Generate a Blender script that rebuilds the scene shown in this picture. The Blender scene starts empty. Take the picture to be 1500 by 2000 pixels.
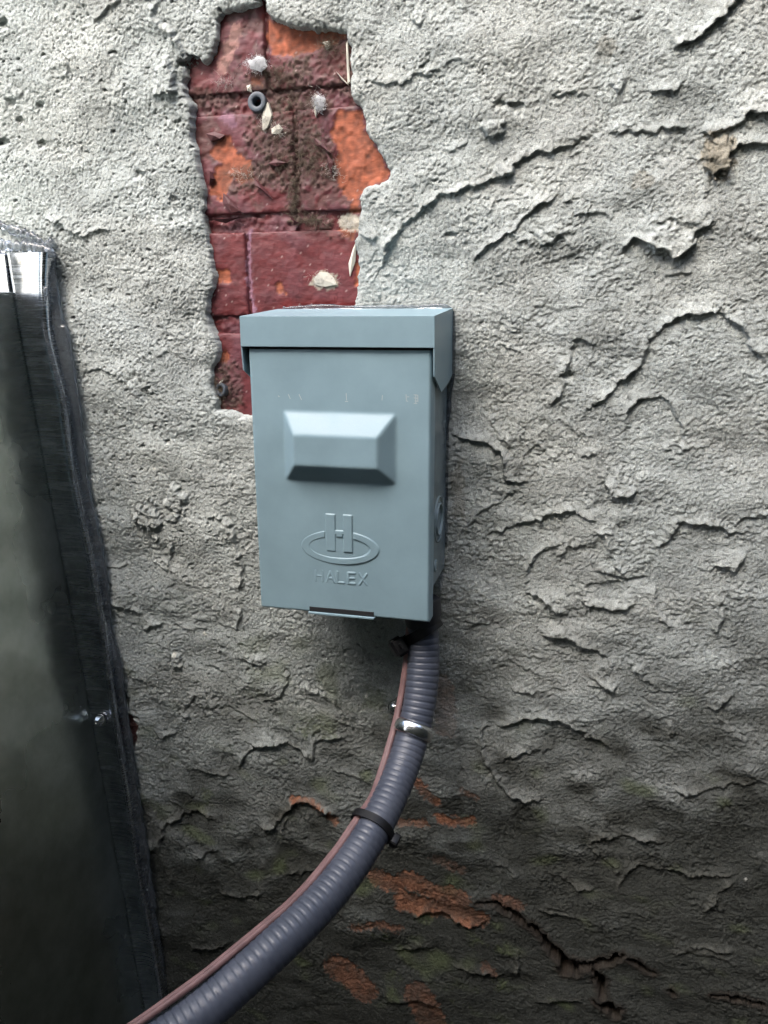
import bpy, bmesh, math, random
import numpy as np
from mathutils import Vector
random.seed(5)
S = bpy.context.scene
COL = S.collection
# ------------------------------------------------------------------ camera
CAM = np.array([0.19979, -0.50183, 0.00739]); YAW, PIT, ROL, F = 0.25269, 0.25751, -0.00661, 1553.3
def axes():
    cy, sy, cp, sp = math.cos(YAW), math.sin(YAW), math.cos(PIT), math.sin(PIT)
    f = np.array([-sy*cp, cy*cp, -sp]); r = np.array([cy, sy, 0.0]); u = np.cross(r, f)
    c, s = math.cos(ROL), math.sin(ROL)
    return c*r+s*u, -s*r+c*u, f
RR, UU, FF = axes()
cam = bpy.data.cameras.new('camera'); camo = bpy.data.objects.new('camera', cam); COL.objects.link(camo)
cam.sensor_fit = 'VERTICAL'; cam.sensor_height = 24.0; cam.lens = F/2000*24.0
cam.clip_start = 0.01; cam.clip_end = 500
from mathutils import Matrix
m = Matrix.Identity(4)
for i in range(3):
    m[i][0], m[i][1], m[i][2], m[i][3] = RR[i], UU[i], -FF[i], CAM[i]
camo.matrix_world = m
S.camera = camo
# ------------------------------------------------------------------ light
SUN_EL, SUN_AZ = math.radians(51), math.radians(200)     # azimuth: clockwise from +Y
w = bpy.data.worlds.new('World'); S.world = w; w.use_nodes = True
nt = w.node_tree; sky = nt.nodes.new('ShaderNodeTexSky'); sky.sky_type = 'NISHITA'; sky.sun_disc = False
sky.sun_elevation = SUN_EL; sky.sun_rotation = SUN_AZ; sky.air_density = 1.0; sky.dust_density = 4.0
bg = nt.nodes['Background']; nt.links.new(sky.outputs[0], bg.inputs[0]); bg.inputs[1].default_value = 0.15
sl = bpy.data.lights.new('sun', 'SUN'); sl.energy = 1.05; sl.angle = math.radians(42); sl.color = (1.0, .99, .975)
so = bpy.data.objects.new('sun', sl); COL.objects.link(so)
sd = Vector((math.sin(SUN_AZ)*math.cos(SUN_EL), math.cos(SUN_AZ)*math.cos(SUN_EL), math.sin(SUN_EL)))
so.rotation_euler = sd.to_track_quat('Z', 'Y').to_euler(); so.location = (-2, -3, 6)
vs = S.view_settings; vs.view_transform = 'Standard'; vs.look = 'None'; vs.exposure = 2.15; vs.gamma = 1; vs.use_curve_mapping = False

# ------------------------------------------------------------------ helpers
def ray(u, v): return (u-750)/F*RR-(v-1000)/F*UU+FF
def onY(u, v, y=0.0):
    d = ray(u, v); return CAM+d*((y-CAM[1])/d[1])
def onX(u, v, x):
    d = ray(u, v); return CAM+d*((x-CAM[0])/d[0])
def atZ(u, v, z): return CAM+ray(u, v)*z
def W2(pts, y=0.0): return np.array([[onY(a, b, y)[0], onY(a, b, y)[2]] for a, b in pts])
def link(name, me, mat=None, parent=None):
    o = bpy.data.objects.new(name, me); COL.objects.link(o)
    if mat: me.materials.append(mat)
    if parent: o.parent = parent
    return o
def thing(name, label, cat, group=None):
    o = bpy.data.objects.new(name, None); COL.objects.link(o); o.empty_display_size = .02
    return tag(o, label, cat, group)
def tag(o, label, cat, group=None):
    o['label'] = label; o['category'] = cat
    if group: o['group'] = group
    return o
def put(o, loc):
    """move an Empty to its base and keep its parts where they are"""
    o.location = loc
    for c in o.children: c.matrix_parent_inverse = Matrix.Translation(loc).inverted()
def mesh_np(name, V, Q, smooth=True, col=None):
    me = bpy.data.meshes.new(name); n = len(V); q = len(Q); k = Q.shape[1]
    me.vertices.add(n); me.vertices.foreach_set('co', np.ascontiguousarray(V, dtype=np.float32).ravel())
    me.loops.add(q*k); me.loops.foreach_set('vertex_index', np.ascontiguousarray(Q, dtype=np.int32).ravel())
    me.polygons.add(q); me.polygons.foreach_set('loop_start', np.arange(0, q*k, k, dtype=np.int32))
    me.update(calc_edges=True)
    me.polygons.foreach_set('use_smooth', np.full(q, smooth))
    if col is not None:
        a = me.color_attributes.new('Col', 'FLOAT_COLOR', 'POINT')
        c = np.ones((n, 4), np.float32); c[:, :col.shape[1]] = col; a.data.foreach_set('color', c.ravel())
    me.validate(); me.update()
    return me
def grid_mesh(name, P, col=None, keep=None, flip=False):
    nz, nx = P.shape[:2]; idx = np.arange(nz*nx).reshape(nz, nx)
    a, b, c, d = idx[:-1, :-1], idx[:-1, 1:], idx[1:, 1:], idx[1:, :-1]
    Q = np.stack([a, b, c, d] if not flip else [a, d, c, b], -1).reshape(-1, 4)
    V = P.reshape(-1, 3); C = None if col is None else col.reshape(-1, col.shape[-1])
    if keep is not None:
        Q = Q[keep[:-1, :-1].ravel() | keep[1:, 1:].ravel() | keep[:-1, 1:].ravel() | keep[1:, :-1].ravel()]
        used = np.zeros(len(V), bool); used[Q.ravel()] = True
        mp = np.cumsum(used)-1; V = V[used]; Q = mp[Q]; C = None if C is None else C[used]
    return mesh_np(name, V, Q, True, C)
def noise(shape, lx, lz, seed, bw=.6):
    """band limited noise: lx, lz wavelengths in samples, unit deviation"""
    g = np.random.default_rng(seed); n = g.standard_normal(shape)
    fz = np.fft.fftfreq(shape[0])[:, None]*lz; fx = np.fft.rfftfreq(shape[1])[None, :]*lx
    r = np.sqrt(fz**2+fx**2)+1e-9
    k = np.exp(-(np.log(r)/bw)**2/2)/(r)
    o = np.fft.irfft2(np.fft.rfft2(n)*k, s=shape); return o/o.std()
def sst(x, a, b): t = np.clip((x-a)/(b-a), 0, 1); return t*t*(3-2*t)
def seg_dist(X, Z, pts):
    """signed distance (left of travel positive), arc position 0..1"""
    P = np.asarray(pts); L = np.hypot(*(P[1:]-P[:-1]).T); T = np.concatenate([[0], np.cumsum(L)])/L.sum()
    best = np.full(X.shape, 1e9); sg = np.ones(X.shape); tt = np.zeros(X.shape)
    for i in range(len(P)-1):
        d = P[i+1]-P[i]; l2 = d@d
        if l2 < 1e-12: continue
        t = np.clip(((X-P[i, 0])*d[0]+(Z-P[i, 1])*d[1])/l2, 0, 1)
        ex, ez = X-P[i, 0]-t*d[0], Z-P[i, 1]-t*d[1]; D = np.hypot(ex, ez)
        c = d[0]*ez-d[1]*ex; mk = D < best-1e-9
        best = np.where(mk, D, best); sg = np.where(mk, np.where(c >= 0, 1., -1.), sg); tt = np.where(mk, T[i]+t*(T[i+1]-T[i]), tt)
    return best*sg, tt
def inside(X, Z, poly):
    P = np.asarray(poly); r = np.zeros(X.shape, bool); j = len(P)-1
    for i in range(len(P)):
        a, b = P[i], P[j]
        if a[1] != b[1]:
            r ^= ((a[1] > Z) != (b[1] > Z)) & (X < (b[0]-a[0])*(Z-a[1])/(b[1]-a[1])+a[0])
        j = i
    return r
def poly_sd(X, Z, poly):
    P = list(poly)+[poly[0]]; d, _ = seg_dist(X, Z, P); return np.where(inside(X, Z, poly), np.abs(d), -np.abs(d))
def box_bm(bm, x0, x1, y0, y1, z0, z1):
    v = [bm.verts.new((x, y, z)) for x in (x0, x1) for y in (y0, y1) for z in (z0, z1)]
    for f in ((0, 1, 3, 2), (4, 6, 7, 5), (0, 4, 5, 1), (2, 3, 7, 6), (0, 2, 6, 4), (1, 5, 7, 3)): bm.faces.new([v[i] for i in f])
def fin(name, bm, mat, parent=None, bevel=0.0, seg=2, smooth=True):
    bmesh.ops.recalc_face_normals(bm, faces=bm.faces)
    if bevel: bmesh.ops.bevel(bm, geom=list(bm.edges), offset=bevel, segments=seg, profile=.6, affect='EDGES', clamp_overlap=True)
    me = bpy.data.meshes.new(name); bm.to_mesh(me); bm.free()
    o = link(name, me, mat, parent)
    if smooth:
        me.polygons.foreach_set('use_smooth', [True]*len(me.polygons))
        md = o.modifiers.new('wn', 'WEIGHTED_NORMAL'); md.keep_sharp = False
    return o
def sheet(name, polys, thick, mat, parent=None, bevel=.0003):
    """list of planar polygons (3D points) joined by shared vertices, given a thickness"""
    bm = bmesh.new(); cache = {}
    def V(p):
        k = tuple(round(float(c), 6) for c in p)
        if k not in cache: cache[k] = bm.verts.new(k)
        return cache[k]
    for p in polys: bm.faces.new([V(q) for q in p])
    me = bpy.data.meshes.new(name); bmesh.ops.recalc_face_normals(bm, faces=bm.faces); bm.to_mesh(me); bm.free()
    o = link(name, me, mat, parent)
    s = o.modifiers.new('solid', 'SOLIDIFY'); s.thickness = thick; s.offset = 0
    b = o.modifiers.new('bev', 'BEVEL'); b.width = bevel; b.segments = 2; b.limit_method = 'ANGLE'; b.angle_limit = math.radians(25)
    me.polygons.foreach_set('use_smooth', [True]*len(me.polygons)); o.modifiers.new('wn', 'WEIGHTED_NORMAL')
    return o
def catmull(P, n):
    P = np.asarray(P, float); out = []; Q = np.vstack([2*P[0]-P[1], P, 2*P[-1]-P[-2]])
    for i in range(1, len(Q)-2):
        for k in range(n):
            t = k/n; a, b, c, d = Q[i-1], Q[i], Q[i+1], Q[i+2]
            out.append(.5*(2*b+(c-a)*t+(2*a-5*b+4*c-d)*t*t+(3*b-a-3*c+d)*t**3))
    out.append(P[-1]); return np.array(out)
def resample(P, step):
    L = np.concatenate([[0], np.cumsum(np.linalg.norm(P[1:]-P[:-1], axis=1))]); s = np.arange(0, L[-1], step)
    return np.stack([np.interp(s, L, P[:, i]) for i in range(3)], 1), s
def tube(name, P, rad, mat, parent=None, nr=32, flat=1.0, cap=True, up0=(0, -1, 0)):
    P = np.asarray(P, float); n = len(P); rad = np.broadcast_to(rad, (n,)) if np.ndim(rad) < 2 else rad
    T = np.gradient(P, axis=0); T /= np.linalg.norm(T, axis=1)[:, None]
    up = np.array(up0, float); V = []
    an = np.linspace(0, 2*math.pi, nr, endpoint=False)
    for i in range(n):
        a = np.cross(T[i], up); a /= np.linalg.norm(a); b = np.cross(a, T[i])
        rr = rad[i]
        V.append(P[i]+(np.cos(an)*rr)[:, None]*a+(np.sin(an)*rr*flat)[:, None]*b)
    V = np.array(V).reshape(-1, 3); idx = np.arange(n*nr).reshape(n, nr); nx = np.roll(idx, -1, 1)
    Q = np.stack([idx[:-1], nx[:-1], nx[1:], idx[1:]], -1).reshape(-1, 4)
    me = mesh_np(name, V, Q)
    if cap:
        bm = bmesh.new(); bm.from_mesh(me); bm.verts.ensure_lookup_table()
        bm.faces.new([bm.verts[i] for i in range(nr)]); bm.faces.new([bm.verts[(n-1)*nr+i] for i in reversed(range(nr))])
        bmesh.ops.recalc_face_normals(bm, faces=bm.faces); bm.to_mesh(me); bm.free()
    return link(name, me, mat, parent)
def lathe(name, prof, origin, axis, mat, parent=None, nr=32):
    """prof: list of (radius, height) along axis"""
    ax = Vector(axis).normalized(); q = ax.to_track_quat('Z', 'Y'); bm = bmesh.new(); rings = []
    for r, h in prof:
        rings.append([bm.verts.new(Vector(origin)+q @ Vector((r*math.cos(2*math.pi*k/nr), r*math.sin(2*math.pi*k/nr), h))) for k in range(nr)])
    for a, b in zip(rings, rings[1:]):
        for k in range(nr): bm.faces.new((a[k], a[(k+1) % nr], b[(k+1) % nr], b[k]))
    bm.faces.new(rings[0]); bm.faces.new(rings[-1])
    return fin(name, bm, mat, parent)

# ------------------------------------------------------------------ materials
def mat(name, color=(.5, .5, .5), rough=.5, metal=0.0, **kw):
    m = bpy.data.materials.new(name); m.use_nodes = True; n = m.node_tree.nodes['Principled BSDF']
    n.inputs['Base Color'].default_value = (*color, 1); n.inputs['Roughness'].default_value = rough; n.inputs['Metallic'].default_value = metal
    for k, v in kw.items(): n.inputs[k.replace('_', ' ')].default_value = v
    return m, m.node_tree, n
def nz(t, scale, detail=4, rough=.6, coord='Object', stretch=None):
    tc = t.nodes.new('ShaderNodeTexCoord'); n = t.nodes.new('ShaderNodeTexNoise'); n.inputs['Scale'].default_value = scale
    n.inputs['Detail'].default_value = detail; n.inputs['Roughness'].default_value = rough
    if stretch:
        mp = t.nodes.new('ShaderNodeMapping'); mp.inputs['Scale'].default_value = stretch
        t.links.new(tc.outputs[coord], mp.inputs[0]); t.links.new(mp.outputs[0], n.inputs[0])
    else: t.links.new(tc.outputs[coord], n.inputs[0])
    return n
def ramp(t, src, stops):
    r = t.nodes.new('ShaderNodeValToRGB'); t.links.new(src, r.inputs[0]); e = r.color_ramp.elements
    while len(e) < len(stops): e.new(.5)
    for el, (p, c) in zip(e, stops): el.position = p; el.color = (*c, 1) if len(c) == 3 else c
    return r
def mixc(t, fac, a, b, mode='MIX'):
    m = t.nodes.new('ShaderNodeMix'); m.data_type = 'RGBA'; m.blend_type = mode
    for s, v in ((m.inputs[0], fac), (m.inputs[6], a), (m.inputs[7], b)):
        if hasattr(v, 'links'): t.links.new(v, s)
        elif isinstance(v, (int, float)): s.default_value = v
        else: s.default_value = (*v, 1)
    return m.outputs[2]
def bump(t, n, src, dist, strength=1.0, prev=None):
    b = t.nodes.new('ShaderNodeBump'); b.inputs['Distance'].default_value = dist; b.inputs['Strength'].default_value = strength
    t.links.new(src, b.inputs['Height'])
    if prev: t.links.new(prev.outputs[0], b.inputs['Normal'])
    t.links.new(b.outputs[0], n.inputs['Normal']); return b
def math_n(t, op, a, b):
    m = t.nodes.new('ShaderNodeMath'); m.operation = op
    for s, v in ((m.inputs[0], a), (m.inputs[1], b)):
        if hasattr(v, 'links'): t.links.new(v, s)
        else: s.default_value = v
    return m.outputs[0]

M = {}
# stucco: colour from the mesh (dirt, stains, brick dust, painted light falloff), grain from noise
m_, t, n = mat('stucco', rough=.95); M['stucco'] = m_
at = t.nodes.new('ShaderNodeAttribute'); at.attribute_name = 'Col'
n1 = nz(t, 1400, 3, .7); n2 = nz(t, 330, 3, .6)
c = mixc(t, 1.0, at.outputs['Color'], ramp(t, n1.outputs[0], [(.3, (.62, .62, .62)), (.7, (1.25, 1.25, 1.22))]).outputs[0], 'MULTIPLY')
c = mixc(t, .8, c, ramp(t, n2.outputs[0], [(.3, (.78, .77, .75)), (.68, (1.12, 1.12, 1.12))]).outputs[0], 'MULTIPLY')
t.links.new(c, n.inputs['Base Color']); n.inputs['Specular IOR Level'].default_value = .25
b0 = bump(t, n, n2.outputs[0], .0006, .6); bump(t, n, n1.outputs[0], .0007, 1.0, b0)
# painted brick
m_, t, n = mat('painted_brick', rough=.5); M['brick'] = m_
at = t.nodes.new('ShaderNodeAttribute'); at.attribute_name = 'Col'
n1 = nz(t, 500, 4, .7, stretch=(.35, 1, 1)); n2 = nz(t, 90, 4, .6)
c = mixc(t, .8, at.outputs['Color'], ramp(t, n1.outputs[0], [(.3, (.7, .7, .7)), (.7, (1.25, 1.25, 1.25))]).outputs[0], 'MULTIPLY')
c = mixc(t, .7, c, ramp(t, n2.outputs[0], [(.3, (.7, .72, .75)), (.7, (1.2, 1.15, 1.12))]).outputs[0], 'MULTIPLY')
t.links.new(c, n.inputs['Base Color'])
t.links.new(math_n(t, 'ADD', math_n(t, 'MULTIPLY', at.outputs['Alpha'], .45), .42), n.inputs['Roughness'])
bump(t, n, n1.outputs[0], .0005, .6)
# painted box metal
def paint(name, color, rough, dirt_shade=.1):
    m_, t, n = mat(name, color, rough, Specular_IOR_Level=.38); n1 = nz(t, 900, 2, .5); n2 = nz(t, 25, 5, .65); n3 = nz(t, 2600, 1, .5)
    c = mixc(t, 1.0, color, ramp(t, n2.outputs[0], [(.3, (1-dirt_shade,)*3), (.7, (1+dirt_shade*.5,)*3)]).outputs[0], 'MULTIPLY')
    sp = ramp(t, n3.outputs[0], [(.74, (0, 0, 0)), (.78, (1, 1, 1))])
    c = mixc(t, math_n(t, 'MULTIPLY', sp.outputs[0], .25), c, (.09, .09, .08))
    t.links.new(c, n.inputs['Base Color'])
    r = ramp(t, n2.outputs[0], [(.3, (rough*.85,)*3), (.7, (rough*1.25,)*3)]); t.links.new(r.outputs[0], n.inputs['Roughness'])
    bump(t, n, n1.outputs[0], .00006, .5); return m_
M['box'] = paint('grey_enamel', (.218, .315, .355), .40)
M['boxside'] = paint('shaded_grey_enamel', (.19, .25, .27), .2, .3)  # same enamel as the box, darkened for its shaded, reflecting side
M['dark'] = mat('shadow_gap_black', (.012, .012, .013), .7)[0]  # near-black stand-in for shade inside holes and gaps
# foil faced flange / duct metal
m_, t, n = mat('smooth_aluminium', (.62, .65, .70), .16, 1.0); M['flange'] = m_
n1 = nz(t, 160, 4, .6, stretch=(.2, 1, 6)); n2 = nz(t, 18, 4, .6); n3 = nz(t, 60, 5, .7)
t.links.new(ramp(t, n1.outputs[0], [(.3, (.16,)*3), (.75, (.36,)*3)]).outputs[0], n.inputs['Roughness'])
c = mixc(t, .8, (.60, .64, .70), ramp(t, n3.outputs[0], [(.35, (.55, .55, .57)), (.65, (1, 1, 1))]).outputs[0], 'MULTIPLY')
t.links.new(c, n.inputs['Base Color'])
b0 = bump(t, n, n2.outputs[0], .0025, .5); bump(t, n, n1.outputs[0], .00003, .4, b0)
m_, t, n = mat('galvanised_steel', (.42, .46, .45), .22, 1.0); M['duct'] = m_
n2 = nz(t, 9, 4, .6); n3 = nz(t, 35, 5, .7)
c = mixc(t, 1.0, (.62, .67, .64), ramp(t, n3.outputs[0], [(.3, (.72, .75, .72)), (.7, (1.05, 1.05, 1.05))]).outputs[0], 'MULTIPLY')
t.links.new(c, n.inputs['Base Color']); t.links.new(ramp(t, n2.outputs[0], [(.3, (.2,)*3), (.7, (.34,)*3)]).outputs[0], n.inputs['Roughness'])
bump(t, n, n2.outputs[0], .006, .35)
m_, t, n = mat('clear_silicone', (.42, .46, .50), .18, 0.0, Transmission_Weight=.92, IOR=1.41); M['silicone'] = m_
n1 = nz(t, 130, 4, .6); bump(t, n, n1.outputs[0], .0015, .5)
# hose, cable, ties, zinc
m_, t, n = mat('grey_pvc_hose', (.085, .10, .145), .33); M['hose'] = m_
n1 = nz(t, 60, 5, .65); n2 = nz(t, 700, 2, .5)
c = mixc(t, 1.0, (.056, .064, .086), ramp(t, n1.outputs[0], [(.3, (.75, .77, .8)), (.7, (1.2, 1.18, 1.15))]).outputs[0], 'MULTIPLY')
t.links.new(c, n.inputs['Base Color']); t.links.new(ramp(t, n1.outputs[0], [(.3, (.26,)*3), (.7, (.48,)*3)]).outputs[0], n.inputs['Roughness'])
bump(t, n, n2.outputs[0], .00012, .5)
m_, t, n = mat('pink_brown_sheath', (.175, .098, .094), .55); M['cable'] = m_
n1 = nz(t, 120, 4, .6); t.links.new(mixc(t, 1.0, (.175, .098, .094), ramp(t, n1.outputs[0], [(.3, (.7, .7, .7)), (.7, (1.15, 1.15, 1.15))]).outputs[0], 'MULTIPLY'), n.inputs['Base Color'])
M['tie'] = mat('black_nylon', (.006, .006, .007), .4, Specular_IOR_Level=.3)[0]
M['fitting'] = mat('dark_plastic_fitting', (.012, .013, .016), .5)[0]
m_, t, n = mat('zinc_plated_steel', (.75, .76, .78), .2, 1.0); M['zinc'] = m_
n1 = nz(t, 300, 3, .6); bump(t, n, n1.outputs[0], .0003, .5)
M['plug'] = mat('grey_nylon_plug', (.055, .068, .085), .5)[0]
m_, t, n = mat('white_fluff', (.82, .83, .84), .95); M['fluff'] = m_
n1 = nz(t, 500, 4, .7); bump(t, n, n1.outputs[0], .002, 1)
M['flake'] = mat('plaster_flake', (.52, .50, .43), .9)[0]
M['fibre'] = mat('dry_web_fibre', (.12, .095, .065), .95)[0]
M['paleweb'] = mat('pale_web_fibre', (.42, .40, .36), .95)[0]
m_, t, n = mat('wet_concrete_ground', (.06, .06, .055), .9); M['ground'] = m_
n1 = nz(t, 12, 6, .7); t.links.new(ramp(t, n1.outputs[0], [(.3, (.035, .035, .03)), (.7, (.08, .078, .07))]).outputs[0], n.inputs['Base Color']); bump(t, n, n1.outputs[0], .01, .6)
m_, t, n = mat('dark_blockwork', (.05, .055, .045), .9); M['far'] = m_
n1 = nz(t, 6, 6, .7); t.links.new(ramp(t, n1.outputs[0], [(.3, (.03, .034, .028)), (.7, (.075, .08, .065))]).outputs[0], n.inputs['Base Color']); bump(t, n, n1.outputs[0], .02, .6)

# ------------------------------------------------------------------ out of view: ground, and walls added to block light
GZ = -1.15
bm = bmesh.new()
v = [bm.verts.new(p) for p in ((-40, -40, GZ), (40, -40, GZ), (40, .05, GZ), (-40, .05, GZ))]; bm.faces.new(v)
o = fin('ground', bm, M['ground'], smooth=False); o['kind'] = 'structure'
bm = bmesh.new(); box_bm(bm, -.62, .60, -1.15, -.85, GZ-.01, .97); box_bm(bm, .602, 2.2, -1.15, -.85, GZ-.01, 1.3)  # unseen wall, added and stepped up at right to cut the light
ow = fin('added_shade_wall', bm, M['far'], bevel=.01, smooth=False); tag(ow, 'unseen dark wall added opposite the grey box to shade it', 'wall')

bm = bmesh.new(); box_bm(bm, 1.75, 1.95, -.846, .02, GZ-.01, 1.5)  # unseen wall added to darken faces turned to the right
ew_ = fin('added_end_wall', bm, M['far'], bevel=.01, smooth=False); tag(ew_, 'unseen dark wall added right of the grey box to shade its side', 'wall')
# ------------------------------------------------------------------ the rendered wall
wall = thing('rendered_wall', 'rough grey cement rendered wall with painted brick showing through', 'wall')
HOLE = [(500,-12),(500,0),(467,12),(430,20),(420,37),(417,67),(412,93),(403,117),(383,130),(367,140),(355,160),(360,187),(372,207),(372,260),(380,300),
 (388,350),(397,377),(392,417),(397,447),(403,480),(415,540),(405,580),(400,613),(407,637),(420,660),(423,687),(408,723),(412,750),(420,780),(423,800),
 (450,803),(467,813),(490,817),(600,817),(640,700),(690,625),(688,603),(693,587),(700,553),(700,513),(692,470),(698,450),(702,410),(698,387),(713,363),(733,360),(757,347),
 (760,333),(743,300),(717,260),(708,240),(705,207),(690,193),(683,163),(683,93),(677,60),(650,55),(600,53),(563,47),(533,37),(520,20),(518,0),(518,-12)]
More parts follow.
